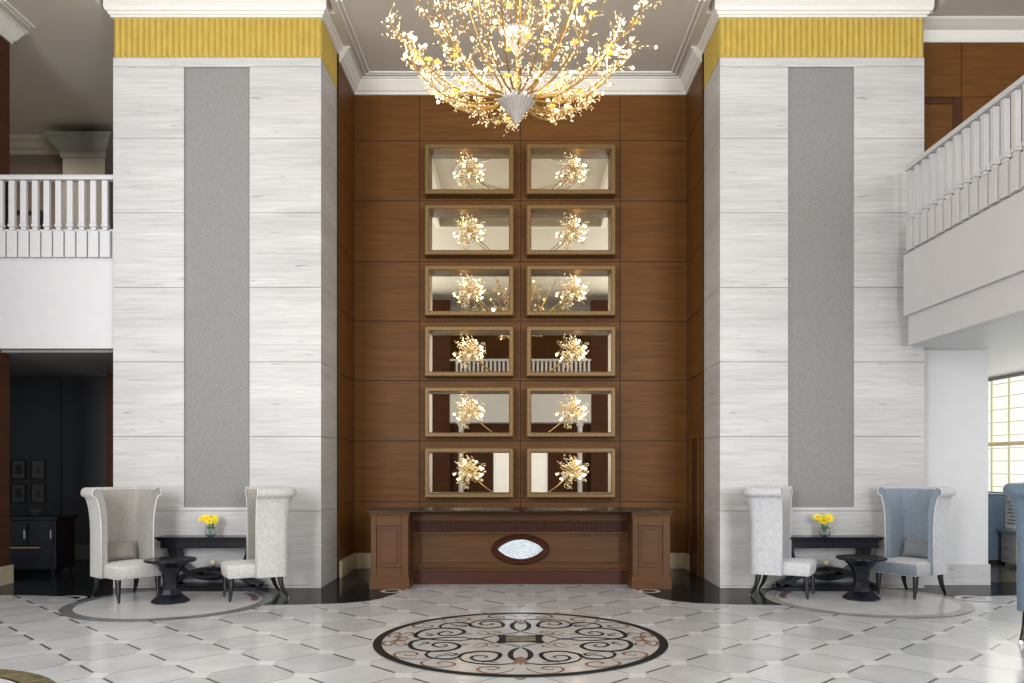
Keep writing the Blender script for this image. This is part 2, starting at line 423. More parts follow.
# back wall of the recess
bm = BM()
zs = [.0, 1.0] + [1.0 + .905 * k for k in range(1, 7)] + [CZ]
zs = [0, .23, 1.0, 1.91, 2.81, 3.70, 4.59, 5.50, 6.40, CZ]
panels(bm, [-2.49, -1.51, 0, 1.49, 2.49], zs, lambda a, b, c, d, e, f, m: box(bm, a, b, BW + e, BW + f, c, d, m), .012)
struct('wall_back', bm, ['wood', 'wood_joint'])
for s, nm in ((-1, 'wall_recess_left'), (1, 'wall_recess_right')):
    bm = BM()
    panels(bm, [PB, BW], zs, lambda a, b, c, d, e, f, m: box(bm, *sorted((s * (2.49 + e), s * (2.49 + f))), a, b, c, d, m), .012)
    box(bm, *sorted((s * 2.485, s * 2.54)), BW - .008, BW + .05, 0, CZ, 1)
    box(bm, *sorted((s * 2.50, s * 2.54)), PB - .02, BW, 0, CZ, 1)
    struct(nm, bm, ['wood', 'wood_joint'])
# baseboards in the recess
for nm, a in (('baseboard_back', (-2.45, 2.45, BW - .03, BW)), ('baseboard_left', (-2.49, -2.45, PB + .0, BW)), ('baseboard_right', (2.45, 2.49, PB + .7, BW))):
    bm = BM(); box(bm, *a, 0, .235); struct(nm, bm, 'base', bevel=.008)
# crown over recess
crown_prof = [(0, CZ), (0, CZ - .22), (.025, CZ - .22), (.03, CZ - .18), (.05, CZ - .17), (.09, CZ - .10), (.12, CZ - .05), (.125, CZ - .03), (.15, CZ - .03), (.15, CZ)]
bm = BM(); sweep(bm, [(-2.49, PB), (-2.49, BW), (2.49, BW), (2.49, PB)], crown_prof, 1)
struct('trim_1', bm, 'crown')
# door in right recess wall
bm = BM(); box(bm, 2.462, 2.488, 11.25, 11.30, 0, 1.98); box(bm, 2.462, 2.488, 11.72, 11.77, 0, 1.98); box(bm, 2.462, 2.488, 11.30, 11.72, 1.92, 1.98)
d = struct('door_1', bm, 'wood', bevel=.004)
bm = BM(); box(bm, 2.474, 2.489, 11.30, 11.72, .0, 1.92); obj('door_leaf', bm, 'wood_dark', d)

# ------------------------------------------------------------------ pillars
zj = [0, .03, .97, 1.91, 2.85, 3.79, 4.73, 5.67, 6.57, 6.69]
def pillar(s, lab):
    t = thing('stone_pillar', lab, 'pillar', (s * 3.82, PF, 0), 0, None)
    ox, oy = s * 3.82, PF
    X0, X1 = (-5.135, -PX0) if s < 0 else (PX0, 5.09)
    pc = -3.83 if s < 0 else 3.79
    bm = BM(); th = .02; g = .005
    def b(x0, x1, y0, y1, z0, z1, m=0): box(bm, x0 - ox, x1 - ox, y0 - oy, y1 - oy, z0, z1, m)
    b(X0 + th, X1 - th, PF + .06, 11.6, 0, 6.69, 1)
    for z0, z1 in zip(zj, zj[1:]):
        a, c = z0 + g / 2, z1 - g / 2
        if z1 <= .98 or z0 >= 6.5:
            b(X0, X1, PF, PF + .06, a, c)
        else:
            aa = max(a, 1.02) if False else a
            if z0 < 1.0 < z1:                     # course that holds the foot of the panel
                pass
            b(X0, pc - .415, PF, PF + .06, a, c); b(pc + .415, X1, PF, PF + .06, a, c)
        b(X0, X0 + th, PF + .0605, 11.6, a, c); b(X1 - th, X1, PF + .0605, PB if False else 11.1, a, c) if s < 0 else (b(X1 - th, X1, PF + .0605, 11.6, a, c))
        if s > 0: pass
    b(pc - .415, pc + .415, PF, PF + .06, .975, 1.02)
    obj('stone_cladding', bm, ['trav', 'joint'], t)
    bm = BM(); b(pc - .413, pc + .413, PF + .03, PF + .055, 1.022, 6.568)
    obj('woven_panel', bm, 'felt', t, label='tall inset grey woven panel')
    # fluted gold frieze
    bm = BM(); pitch = .0745
    path = [(X0, 11.6), (X0, PF), (X1, PF), (X1, 11.6)] if s < 0 else [(X0, 11.6), (X0, PF), (X1, PF), (X1, 11.6)]
    path = [(x - ox, y - oy) for x, y in path]
    pts = []
    for (a, c) in zip(path, path[1:]):
        a, c = Vector(a), Vector(c); L_ = (c - a).length; n = max(2, round(L_ / pitch)); d_ = (c - a) / n
        nn = Vector((d_.y, -d_.x)).normalized() * (-1)
        for k in range(n):
            for q in range(6):
                h = abs(math.sin(PI * q / 6)) * .030 - .022
                pts.append(a + d_ * (k + q / 6) - nn * h)
    pts.append(Vector(path[-1]))
    lo = [bm.verts.new((p.x, p.y, 6.69)) for p in pts]; hi = [bm.verts.new((p.x, p.y, 7.22)) for p in pts]
    for k in range(len(pts) - 1): bm.faces.new((lo[k], lo[k + 1], hi[k + 1], hi[k]))
    obj('gold_frieze', bm, 'gold', t, smooth=60, label='fluted gold leaf frieze')
    bm = BM()
    pr = [(-.02, 7.58), (-.02, 7.185), (.022, 7.185), (.026, 7.21), (.04, 7.215), (.055, 7.245), (.07, 7.25), (.085, 7.29), (.085, 7.36), (.095, 7.44), (.11, 7.5), (.11, 7.58)]
    sweep(bm, path, pr, 1)
    obj('crown_moulding', bm, 'crown', t)
    return t
pillar(-1, 'pale travertine pillar left of the wood recess with gold frieze and grey inset panel')
pillar(1, 'pale travertine pillar right of the wood recess with gold frieze and grey inset panel')

# ------------------------------------------------------------------ left side
bm = BM(); panels(bm, [-4, 2, 6, 9, 10.6], [0, 1.5, 3.0, 4.5, 6, CZ], lambda a, b, c, d, e, f, m: box(bm, *sorted((-6.69 - e, -6.69 - f)), a, b, c, d, m), .01, .22)
struct('wall_left', bm, ['wood_dark', 'wood_joint'])
bm = BM(); box(bm, -6.69, -6.66, -4, 10.6, 0, .24); box(bm, -6.94, -6.66, 10.601, 10.63, 0, .24); struct('baseboard_1', bm, 'base')
bm = BM(); sweep(bm, [(-6.69, -4), (-6.69, 10.6), (-6.95, 10.6)], crown_prof, 1)
sweep(bm, [(-6.69 + .25, 10.0), (-6.69 + .25, 10.62)], [(-.014, CZ), (-.008, CZ - .018), (.008, CZ - .018), (.014, CZ)], 1)
sweep(bm, [(-6.69 + .31, 10.0), (-6.69 + .31, 10.62)], [(-.014, CZ), (-.008, CZ - .018), (.008, CZ - .018), (.014, CZ)], 1)
struct('trim_2', bm, 'crown')
# mezzanine floor slab left, room above
bm = BM(); box(bm, -11, -5.12, 10.42, 14.4, 3.0, 4.3); struct('trim_3', bm, 'grey_pl')
bm = BM(); box(bm, -11, -4, 14.3, 14.45, 4.3, CZ); struct('wall_mezzanine', bm, 'taupe')
bm = BM(); sweep(bm, [(-11, 14.3), (-4, 14.3)], [(0, CZ), (0, CZ - .27), (.03, CZ - .27), (.05, CZ - .2), (.1, CZ - .18), (.14, CZ - .1), (.2, CZ - .05), (.22, CZ)], 1)
struct('trim_4', bm, mat('cream_moulding', (.42, .38, .28), .5))
p = thing('wall_pilaster', 'olive grey pilaster with stepped capital behind the left balcony railing', 'pilaster', (-7.45, 13.95, 4.3))
bm = BM(); box(bm, -.36, .36, -.15, .34, 0, 2.65); obj('shaft', bm, 'olivegrey', p)
bm = BM(); sweep(bm, [(-.36, .34), (-.36, -.15), (.36, -.15), (.36, .34)], [(0, 2.48), (.03, 2.5), (.035, 2.6), (.07, 2.63), (.16, 2.78), (.2, 2.8), (.2, 2.86), (0, 2.86)], 1)
box(bm, -.36, .36, -.15, .34, 2.65, 2.86)
obj('capital', bm, 'olivegrey', p)
fr = thing('mirror_frame', 'black framed picture half hidden behind the left balcony balusters', 'picture', (-8.72, 14.27, 4.98))
bm = BM()
for a in ((-.30, -.24, 0, 1.05), (.24, .30, 0, 1.05), (-.24, .24, .98, 1.05), (-.24, .24, 0, .07)): box(bm, a[0], a[1], -.03, .02, a[2], a[3])
obj('frame', bm, 'blackf', fr)
bm = BM(); box(bm, -.24, .24, -.005, .02, .07, .98); obj('print', bm, 'taupe', fr)

# balcony railings --------------------------------------------------------
def baluster_bm():
    bm = BM()
    prof = [(.036, 4.62), (.036, 5.14), (.03, 5.16)]
    for (w, d, z0, z1) in ((.074, .06, 4.615, 5.165), (.088, .072, 4.575, 4.615), (.062, .05, 4.53, 4.575), (.13, .05, 4.19, 4.53)):
        box(bm, -w / 2, w / 2, -d / 2, d / 2, z0 - 4.19, z1 - 4.19)
    return bm
def balcony(name_label, loc, rotz, length, n_bal, fascia, first=None, off=.075, pitch=.148):
    t = thing('balcony', name_label, 'balcony', loc, rotz)
    fascia(t)
    bm = BM(); sweep(bm, [(0, 0), (length, 0)], [(-.05, 5.17), (-.05, 5.205), (-.038, 5.235), (.038, 5.235), (.05, 5.205), (.05, 5.17)], 1)
    obj('handrail', bm, 'white', t, bevel=.004)
    me = None
    for k in range(n_bal):
        if me is None:
            o = obj('baluster', baluster_bm(), 'white', t, bevel=.008); first = o
        else:
            o = first.copy(); C.objects.link(o); o.parent = t
        o.location = (off + k * pitch, 0, 4.19)
        me = 1
    return t
def fas_left(t):
    bm = BM(); box(bm, 0, 1.57, .03, .12, 4.14, 4.56); box(bm, 0, 1.57, -.03, .12, 3.03, 4.14)
    obj('fascia', bm, 'white', t)
balcony('white balcony front with square balusters on the left upper floor', (-6.69, 10.3, 0), 0, 1.57, 10, fas_left)
def fas_right(t):
    bm = BM(); L_ = 7.0
    box(bm, 0, L_, .03, .13, 4.14, 4.56); box(bm, -.02, L_, -.05, .13, 3.39, 4.14); box(bm, 0, L_, .0, .13, 3.03, 3.39)
    obj('fascia', bm, 'white', t)
# local x runs towards the camera, local +y points into the mezzanine (+X)
tR = balcony('white balcony front with square balusters running along the right upper floor', (4.79, 9.99, 0), -PI / 2, 7.0, 39, fas_right, off=.06, pitch=.176)
# reflect local y: rotation -90 turns local +y to +X
bm = BM(); box(bm, 4.93, 12, 3.0, 10.19, 3.031, 4.3); box(bm, 5.13, 12, 10.19, 16, 3.03, 4.3); struct('trim_5', bm, 'white')
# right upper wall
bm = BM(); panels(bm, [4.9, 5.78, 7.3, 9], [4.3, 6.37, CZ], lambda a, b, c, d, e, f, m: box(bm, a, b, 10.6 + e, 10.6 + f, c, d, m), .01)
struct('wall_upper_right', bm, ['wood_dark2' if False else 'wood', 'wood_joint'])
bm = BM(); sweep(bm, [(5.14, 10.6), (9, 10.6)], [(0, CZ), (0, CZ - .22), (.025, CZ - .22), (.03, CZ - .17), (.05, CZ - .08), (.06, CZ - .075), (.12, CZ - .06), (.22, CZ - .02), (.24, CZ)], 1)
struct('trim_6', bm, 'crown')
bm = BM(); box(bm, 5.655, 5.77, 10.57, 10.6, 4.3, 6.355); box(bm, 4.98 + .16, 5.655, 10.57, 10.6, 6.27, 6.355)
d2 = struct('door_2', bm, 'wood_dark', bevel=.01)
bm = BM(); box(bm, 5.14, 5.655, 10.585, 10.6, 4.3, 6.27); obj('door_leaf', bm, 'wood', d2)
# white wall below right balcony
bm = BM(); box(bm, 5.125, 6.04, 10.45, 11.2, 0, 3.03); struct('wall_right', bm, 'white')
bm = BM(); box(bm, 5.125, 6.06, 10.43, 10.45, 0, .27); box(bm, 6.04, 6.06, 10.45, 11.2, 0, .27); struct('baseboard_4', bm, 'trav')
# right lounge
bm = BM(); box(bm, 8, 8.15, 8, 16, 0, 1.1); box(bm, 8, 8.15, 8, 16, 2.98, 3.03); struct('wall_side', bm, 'white')
bm = BM(); box(bm, 5, 8.15, 15.9, 16, 0, 3.03); struct('wall_rear', bm, 'white')
bm = BM(); box(bm, 6.05, 12, 10.7, 15.9, .003, .004); obj('lounge_floor', bm, 'rustic', FLOOR)
w = bpy.data.objects.new('window_1', None); C.objects.link(w); w['kind'] = 'structure'
bm = BM(); box(bm, 8.04, 8.06, 8, 15.9, 1.1, 2.98); obj('sheer_curtain', bm, 'curtain', w)
bm = BM()
for k in range(16):
    y = 8.37 + k * .49
    box(bm, 8.02, 8.038, y, y + .035, 1.1, 2.98)
for k in range(9):
    z = 1.18 + k * .215; box(bm, 8.02, 8.038, 8, 15.9, z, z + .014)
obj('stripe_grid', bm, 'cline', w)
bm = BM(); tube(bm, [(7.98, 8, 1.90), (7.98, 15.8, 1.90)], .035, 10); obj('curtain_trim', bm, 'rod', w, smooth=60)

# things in the lounge behind
t = thing('tall_cabinet', 'steel blue tall cabinet under the curtained window at far right', 'cabinet', (7.50, 12.90, 0))
bm = BM(); box(bm, -.3, .12, -.25, .25, .06, 1.08); obj('carcass', bm, 'blue', t, bevel=.01)
bm = BM(); box(bm, -.28, .10, -.22, .24, 0, .06); obj('plinth', bm, 'monitor', t)
bm = BM(); box(bm, -.32, .14, -.27, .26, 1.08, 1.1); obj('cabinet_top', bm, 'blue', t)
t = thing('writing_desk', 'grey desk with drawers beside the blue cabinet at far right', 'desk', (7.73, 12.08, 0))
bm = BM(); box(bm, -.30, .25, -.52, .5, .50, .56); obj('desk_top', bm, 'blue', t, bevel=.006)
for yy in (-.5, .1):
    bm = BM(); box(bm, -.27, .22, yy, yy + .38, .05, .50); o = obj('drawer_unit', bm, 'grey_pl', t, bevel=.006)
    for k in range(3):
        bm = BM(); box(bm, -.29, -.27, yy + .1, yy + .28, .13 + k * .14, .15 + k * .14); obj('handle', bm, 'steel', o)
t = thing('notice_stand', 'white card stand with lines of print on the grey desk', 'stand', (7.56, 12.45, .56))
bm = BM(); box(bm, -.01, .01, -.16, .16, .02, .48); obj('card', bm, 'paper', t)
bm = BM(); box(bm, -.06, .06, -.14, .14, 0, .02); obj('foot', bm, 'steel', t)
bm = BM()
for k in range(7): box(bm, -.014, -.010, -.11, .10 - .03 * (k % 3), .08 + k * .055, .098 + k * .055)
obj('print_lines', bm, 'ink', t)
t = thing('computer_monitor', 'black flat monitor standing on the grey desk', 'monitor', (7.62, 11.98, .56))
bm = BM(); box(bm, -.02, .02, -.24, .24, .09, .46); obj('screen', bm, 'monitor', t, bevel=.006)
bm = BM(); box(bm, -.08, .10, -.10, .10, 0, .015); box(bm, -.0, .03, -.03, .03, .015, .1); obj('stand', bm, 'monitor', t)
t = thing('table_lamp', 'small table lamp with cream square shade before the curtained window', 'lamp', (7.80, 12.35, .56))
bm = BM(); box(bm, -.06, .06, -.06, .06, .72, .85); obj('lamp_shade', bm, 'rod', t)
bm = BM(); tube(bm, [(0, 0, .02), (0, 0, .7)], .015, 10); lathe(bm, [(.08, 0), (.08, .02), (.02, .03)], 20); obj('lamp_base', bm, 'brass', t, smooth=40)

# dark room under the left balcony
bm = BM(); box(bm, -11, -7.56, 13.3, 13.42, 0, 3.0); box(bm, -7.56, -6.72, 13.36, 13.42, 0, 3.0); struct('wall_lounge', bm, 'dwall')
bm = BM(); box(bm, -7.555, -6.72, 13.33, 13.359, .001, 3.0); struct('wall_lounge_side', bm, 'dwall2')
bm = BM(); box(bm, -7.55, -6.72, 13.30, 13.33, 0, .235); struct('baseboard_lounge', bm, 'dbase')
bm = BM(); box(bm, -6.46, -5.14, 12.6, 13.1, 0, 2.999); struct('wall_pier', bm, 'wood_dark')
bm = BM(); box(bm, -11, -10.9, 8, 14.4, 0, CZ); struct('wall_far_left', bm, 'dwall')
k = 0
labs = ['black framed botanical print on the dark lounge wall, upper left of the four', 'black framed botanical print on the dark lounge wall, upper right of the four',
        'black framed botanical print on the dark lounge wall, lower left of the four', 'black framed botanical print on the dark lounge wall, lower right of the four']
for z in (1.476, 1.09):
    for x in (-8.24, -7.92):
        t = thing('framed_print', labs[k], 'picture', (x, 13.285, z), 0, 'framed prints on the lounge wall')
        bm = BM()
        for a in ((-.125, -.1, -.165, .165), (.1, .125, -.165, .165), (-.1, .1, .14, .165), (-.1, .1, -.165, -.14)): box(bm, a[0], a[1], -.02, .015, a[2], a[3])
        obj('frame', bm, 'blackf', t)
        bm = BM(); box(bm, -.1, .1, -.004, .012, -.14, .14); obj('mount', bm, 'matb', t)
        bm = BM()
        if k in (0, 2): box(bm, -.055, .055, -.006, -.004, -.08, .08)
        else:
            for q in range(4): sphere(bm, (-.03 + .02 * q, -.005, -.05 + .035 * (q % 3)), .022, 8, 6, (.7, .1, 1.3))
        obj('print', bm, 'print', t); k += 1
t = thing('sideboard', 'black lacquered sideboard in the dark lounge under the left balcony', 'sideboard', (-6.95, 11.6, 0))
bm = BM(); box(bm, -.7, .43, -.25, .25, .08, .78); obj('carcass', bm, 'lacquer', t, bevel=.01)
bm = BM(); box(bm, -.73, .46, -.28, .28, .78, .82); obj('cabinet_top', bm, 'lacquer', t, bevel=.005)
for x0 in (-.68, -.3, .07):
    bm = BM(); box(bm, x0, x0 + .34, -.27, -.25, .42, .74); o = obj('door', bm, 'lacquer', t, bevel=.004)
    bm = BM(); box(bm, x0 + .30, x0 + .315, -.285, -.27, .52, .64); obj('handle', bm, 'steel', o)
bm = BM(); box(bm, -.35, .22, -.285, -.25, .385, .40); obj('shelf_rail', bm, 'brass', t, label='thin brass rail catching the light')  # bar added in place of an orange reflection on the lacquer
for x in (-.62, .35):
    for yy in (-.22, .17):
        bm = BM(); box(bm, x, x + .05, yy, yy + .05, 0, .08); obj('foot', bm, 'lacquer', t)
bm = BM(); lathe(bm, [(.05, 0), (.06, .01), (.11, .06), (.13, .10), (.12, .10), (.10, .07), (.04, .02)], 24)
tag(obj('bowl', bm, 'dwall2', loc=(-6.95, 11.6, .82), smooth=50), 'small dark bowl standing on the black sideboard', 'bowl')

# ------------------------------------------------------------------ wall mirrors and sprigs
def leaf(bm, p, d, L_=.034, w=.011):
    d = d.normalized(); s = d.cross(Vector((random.random() - .5, random.random() - .5, random.random() - .5)))
    if s.length < 1e-3: s = d.cross(Vector((0, 0, 1)))
    s.normalize(); t = d.cross(s)
    a = bm.verts.new(p); b = bm.verts.new(p + d * L_)
    m = [bm.verts.new(p + d * L_ * .5 + v) for v in (s * w, t * w * .5, -s * w, -t * w * .5)]
    for k in range(4):
        bm.faces.new((a, m[k], m[(k + 1) % 4])); bm.faces.new((b, m[(k + 1) % 4], m[k]))
def rv(flat=1.0):
    v = Vector((random.gauss(0, 1), random.gauss(0, 1) * flat, random.gauss(0, 1))); return v.normalized()
GRP = 'bronze framed mirrors on the recess wall'
rows = ['top', 'second', 'third', 'fourth', 'fifth', 'bottom']
def mirror_proto():
    t = thing('wall_mirror', '', 'mirror', (0, 0, 0), 0, GRP)
    bm = BM(); w, h, D = .655, .368, .215
    fp = [(0, 0), (0, -D), (.012, -D - .008), (.058, -D - .008), (.07, -D + .004), (.07, 0)]   # offset inward, depth
    P = [(-w, -h), (w, -h), (w, h), (-w, h)]; rings = []
    for (x, z) in P:
        sx, sz = (1 if x > 0 else -1), (1 if z > 0 else -1)
        rings.append([bm.verts.new((x - sx * o, y, z - sz * o)) for o, y in fp])
    for i in range(4):
        r, q = rings[i], rings[(i + 1) % 4]
        for j in range(len(fp)): bm.faces.new((r[j], r[(j + 1) % len(fp)], q[(j + 1) % len(fp)], q[j]))
    obj('frame', bm, 'frame', t)
    bm = BM(); box(bm, -w + .071, w - .071, -.012, -.002, -h + .071, h - .071); obj('mirror_glass', bm, 'mirror', t)
    return t
def sprig_proto(s):
    """crystal spray: stem rises from the lower inner side towards the outer top; s=1 left column"""
    random.seed(21)
    t = thing('crystal_wall_light', '', 'wall light', (0, 0, 0), 0, 'crystal sprays in front of the wall mirrors')
    bm = BM(); cb = BM(); bulbs = []
    a = Vector((.33 * s, -.06, -.29)); 
    main = crom([a, Vector((.2 * s, -.12, -.19)), Vector((.08 * s, -.13, -.08)), Vector((-.02 * s, -.12, .03)), Vector((-.07 * s, -.12, .10))], 5)
    tube(bm, main, [.008 - .004 * i / len(main) for i in range(len(main))], 6)
    for i, p in enumerate(main):
        if i < 9: continue
        for q in range(5):
            d = rv(.3); L_ = random.uniform(.07, .21)
            p = Vector((-.015 * s, -.12, .03)) + Vector((d.x, 0, d.z)) * random.uniform(0, .09)
            e = p + d * L_
            e.y = min(-.03, max(-.2, e.y)); e.z = max(-.27, min(.27, e.z))
            mid = (p + e) / 2 + Vector((0, 0, -.02))
            tube(bm, [p, mid, e], .0028, 4)
            for z in range(4):
                pp = p.lerp(e, .4 + .2 * z); leaf(cb, pp, rv(.5), .034, .008)
            if (i + q) % 9 == 0 or random.random() < .07: bulbs.append(e)
    o = obj('stem', bm, 'gilt', t)
    obj('crystal_leaves', cb, 'crystal', t)
    for e in bulbs[:9]:
        b2 = BM(); sphere(b2, (0, 0, 0), .015, 10, 8); obj('bulb', b2, 'bulb', t, smooth='all', loc=e)
    return t
mp_ = mirror_proto(); spL = sprig_proto(1); spR = sprig_proto(-1)
usedm = usedL = usedR = False
for r in range(6):
    for s in (-1, 1):
        z = 5.90 - .893 * r; col = 'left' if s < 0 else 'right'
        m = mp_ if not usedm else copy_tree(mp_); usedm = True
        m.location = (s * .75 - .005, BW - .001, z)
        m['label'] = f'bronze framed rectangular mirror, {rows[r]} of the {col} column over the desk'
        if s < 0: g = spL if not usedL else copy_tree(spL); usedL = True
        else: g = spR if not usedR else copy_tree(spR); usedR = True
        g.location = (s * .75 - .0, BW - .02, z + .0)
        g['label'] = f'lit crystal spray in front of the {rows[r]} mirror of the {col} column'
        ld = bpy.data.lights.new('bulb_light', 'POINT'); ld.energy = 1.3; ld.color = (1, .68, .36); ld.shadow_soft_size = .02
        lo = bpy.data.objects.new('bulb_light', ld); C.objects.link(lo); lo.location = (s * .85, BW - .16, z + .17); 

# ------------------------------------------------------------------ chandelier
random.seed(5)
CHX, CHY, CHZ = -.03, 6.4, 4.24
CH = thing('chandelier', 'huge gilt branch chandelier with crystal leaves and lit bulbs under the ceiling', 'chandelier', (CHX, CHY, CHZ))
def finial(z, R, h, lab):
    bm = BM()
    prof = [(.004, z), (.012, z + h * .06), (R * .34, z + h * .35), (R * .78, z + h * .68), (R, z + h * .86), (R * .93, z + h * .97), (R * .5, z + h)]
    lathe(bm, prof, 96, wob=lambda t: 1 + .07 * (abs(((t * 24) % 1) - .5) * 2))
    return obj('shell_finial', bm, 'shell', CH, smooth=70, label=lab)
finial(0, .152, .235, 'ribbed pearly cone at the bottom'); finial(.53, .125, .22, 'smaller ribbed cone above')
bm = BM(); tube(bm, [(0, 0, .2), (0, 0, 3.45)], .016, 10); lathe(bm, [(.16, 3.45), (.16, 3.49), (.05, 3.5)], 32); lathe(bm, [(.03, 1.2), (.07, 1.25), (.03, 1.3)], 24)
obj('stem', bm, 'gilt', CH, smooth=50)
def branch(prof, az, n_tw, z0=0, curl=.1, dens=6, rad=.009):
    ca, sa = math.cos(az), math.sin(az)
    pts = []
    for i, (r, h) in enumerate(prof):
        w_ = curl * (i / len(prof)) ** 2 * (1 if int(az * 10) % 2 else -1)
        pts.append(Vector((r * ca - w_ * sa, r * sa + w_ * ca, h + z0)))
    P = crom(pts, 5); n = len(P)
    bm = BM(); cb = BM(); bulbs = []; blos = []
    tube(bm, P, [rad - rad * .6 * i / n for i in range(n)], 6)
    for q in range(n_tw):
        u = .22 + .78 * (q + random.random()) / n_tw
        idx = min(n - 1, int(u * (n - 1))); p = P[idx]
        d = (rv() + (P[min(n - 1, idx + 1)] - P[max(0, idx - 1)]).normalized() * .9 + Vector((0, 0, .15))).normalized()
        L_ = random.uniform(.06, .20) * (.65 + .5 * u)
        e = p + d * L_; mid = p.lerp(e, .5) + rv() * .015
        tube(bm, [p, mid, e], [.0035, .0028, .002], 4)
        for z in range(dens):
            pp = p.lerp(e, .25 + .8 * z / dens) + rv() * .012
            leaf(cb, pp, rv() + d * .5, random.uniform(.018, .030), random.uniform(.005, .008))
        rr = random.random()
        if rr < .10: bulbs.append(e)
        elif rr < .22: blos.append(e)
    # leaves at the tip
    for z in range(8): leaf(cb, P[-1] + rv() * .03, rv(), .04, .012)
    b = obj('branch', bm, 'gilt', CH)
    obj('crystal_leaves', cb, 'crystal', b)
    for e in bulbs[:5]:
        b2 = BM(); sphere(b2, (0, 0, 0), random.uniform(.009, .018), 10, 8); obj('bulb', b2, 'bulb', b, smooth='all', loc=e)
    for e in blos[:2]:
        b2 = BM()
        for k in range(6):
            a = 2 * PI * k / 6; leaf(b2, Vector((0, 0, 0)), Vector((math.cos(a), math.sin(a), .6)), .042, .014)
        obj('blossom', b2, 'blossom', b, loc=e)
low = [(.13, .20), (.36, .19), (.58, .27), (.76, .42), (.86, .58)]
vlow = [(.13, .19), (.30, .17), (.46, .20), (.58, .27), (.68, .35)]
mid_ = [(.13, .21), (.36, .24), (.60, .36), (.80, .54), (.93, .68), (1.01, .80)]
hig = [(.12, .22), (.27, .36), (.42, .56), (.56, .80), (.72, 1.05), (.85, 1.3)]
top = [(.07, .72), (.2, .82), (.33, 1.0), (.44, 1.2), (.55, 1.5)]
for k in range(13): branch(low, 2 * PI * (k + .2) / 13, 21, dens=5)
for k in range(6): branch(vlow, 2 * PI * (k + .6) / 6, 20, dens=5)
for k in range(9): branch(mid_, 2 * PI * (k + .02) / 9 + PI, 18, dens=5)
for k in range(7): branch(hig, 2 * PI * (k + .35) / 7, 15, dens=4)
for k in range(8): branch(top, 2 * PI * (k + .6) / 8, 20, dens=6, rad=.006)
for k in range(6):
    a = 2 * PI * k / 6 + .3
    ld = bpy.data.lights.new('chandelier_bulb', 'POINT'); ld.energy = 18; ld.color = (1, .72, .40); ld.shadow_soft_size = .025
    lo = bpy.data.objects.new('chandelier_bulb', ld); C.objects.link(lo)
    lo.location = (CHX + .75 * math.cos(a), CHY + .75 * math.sin(a), CHZ + .62)

# ------------------------------------------------------------------ reception desk
D = thing('reception_desk', 'long mahogany reception desk with black marble top and oval mirrored emblem', 'reception desk', (0, 10.1, 0))
D.location = (0, 10.1, 0)
for s in (-1, 1):
    x0, x1 = (-1.87, -1.40) if s < 0 else (1.40, 1.87)
    bm = BM(); box(bm, x0 + .02, x1 - .02, .03, .7, 0, .95)
    for a in ((x0, x0 + .07, .15, .93), (x1 - .09, x1, .15, .93), (x0 + .07, x1 - .09, .79, .93), (x0 + .07, x1 - .09, .15, .27)):
        box(bm, a[0], a[1], .0, .04, a[2], a[3])
    for xx in (x0, x1 - .021): box(bm, xx, xx + .021, .041, .7, .15, .93)
    box(bm, x0 + .12, x1 - .14, .016, .035, .32, .74)
    o = obj('pedestal', bm, 'desk', D, bevel=.006)
    bm = BM()
    base = [(0, 0), (.014, 0), (.014, .11), (.009, .12), (.009, .14), (.003, .155), (0, .155)]
    sweep(bm, [(x0, .7), (x0, 0), (x1, 0), (x1, .7)], base, 1)
    obj('base_moulding', bm, 'desk', o); bm = BM()
    sweep(bm, [(x0, .7), (x0, 0), (x1, 0), (x1, .7)], [(0, .90), (.006, .90), (.008, .92), (.016, .945), (.016, .962), (0, .962)], 1)
    obj('cap_moulding', bm, 'desk', o)
bm = BM(); box(bm, -1.40, 1.40, .44, .68, 0, .95)
for a in ((-1.40, 1.40, .40, .44, .823, .93), (-1.40, 1.40, .40, .44, .655, .685), (-1.40, -1.33, .40, .44, .2, .655), (1.33, 1.40, .40, .44, .2, .655), (-1.33, 1.33, .40, .44, .2, .25)): box(bm, *a)
box(bm, -1.29, 1.29, .425, .44, .28, .625)
o = obj('front_panel', bm, 'desk', D, bevel=.006)
bm = BM(); n = 78
for k in range(n):
    x = -1.38 + 2.76 * (k + .5) / n
    tube(bm, [(x, .425, .692), (x, .425, .82)], .013, 6)
box(bm, -1.40, 1.40, .43, .441, .686, .822)
obj('fluted_band', bm, 'desk_dark', D)
bm = BM(); sweep(bm, [(-1.40, .40), (1.40, .40)], [(0, .95), (0, .905), (.01, .905), (.03, .93), (.04, .95)], 1)
sweep(bm, [(-1.40, .40), (1.40, .40)], [(0, .185), (.03, .185), (.03, .2), (.012, .215), (0, .22)], 1)
obj('rail_moulding', bm, 'desk', D)
bm = BM(); box(bm, -1.40, 1.40, .405, .44, 0, .183); obj('plinth', bm, 'desk_dark', D)
bm = BM(); box(bm, -1.93, 1.90, -.05, .72, .963, .985); obj('countertop', bm, 'blackmarble', D, bevel=.006, label='black veined marble countertop')
bm = BM()
loops = []
def lens(th, a, b):
    x = a * math.cos(th); return x, math.copysign(b * (1 - (x / a) ** 2) ** .85, math.sin(th))
for (t_, dep) in ((0, 0), (.03, -.03), (.2, -.045), (.4, -.03), (.55, -.02), (.75, -.032), (.95, -.02), (1, 0)):
    L2 = []
    for k in range(96):
        th = 2 * PI * k / 96
        ex, ez = .375 * math.cos(th), .195 * math.sin(th); lx, lz = lens(th, .29, .125)
        L2.append(bm.verts.new((ex + (lx - ex) * t_, .42 + dep, .455 + ez + (lz - ez) * t_)))
    loops.append(L2)
for a, b in zip(loops, loops[1:]):
    for k in range(96): bm.faces.new((a[k], a[(k + 1) % 96], b[(k + 1) % 96], b[k]))
o = obj('oval_frame', bm, 'desk_dark', D, smooth=50, label='dark oval moulded frame')
bm = BM(); vs = []
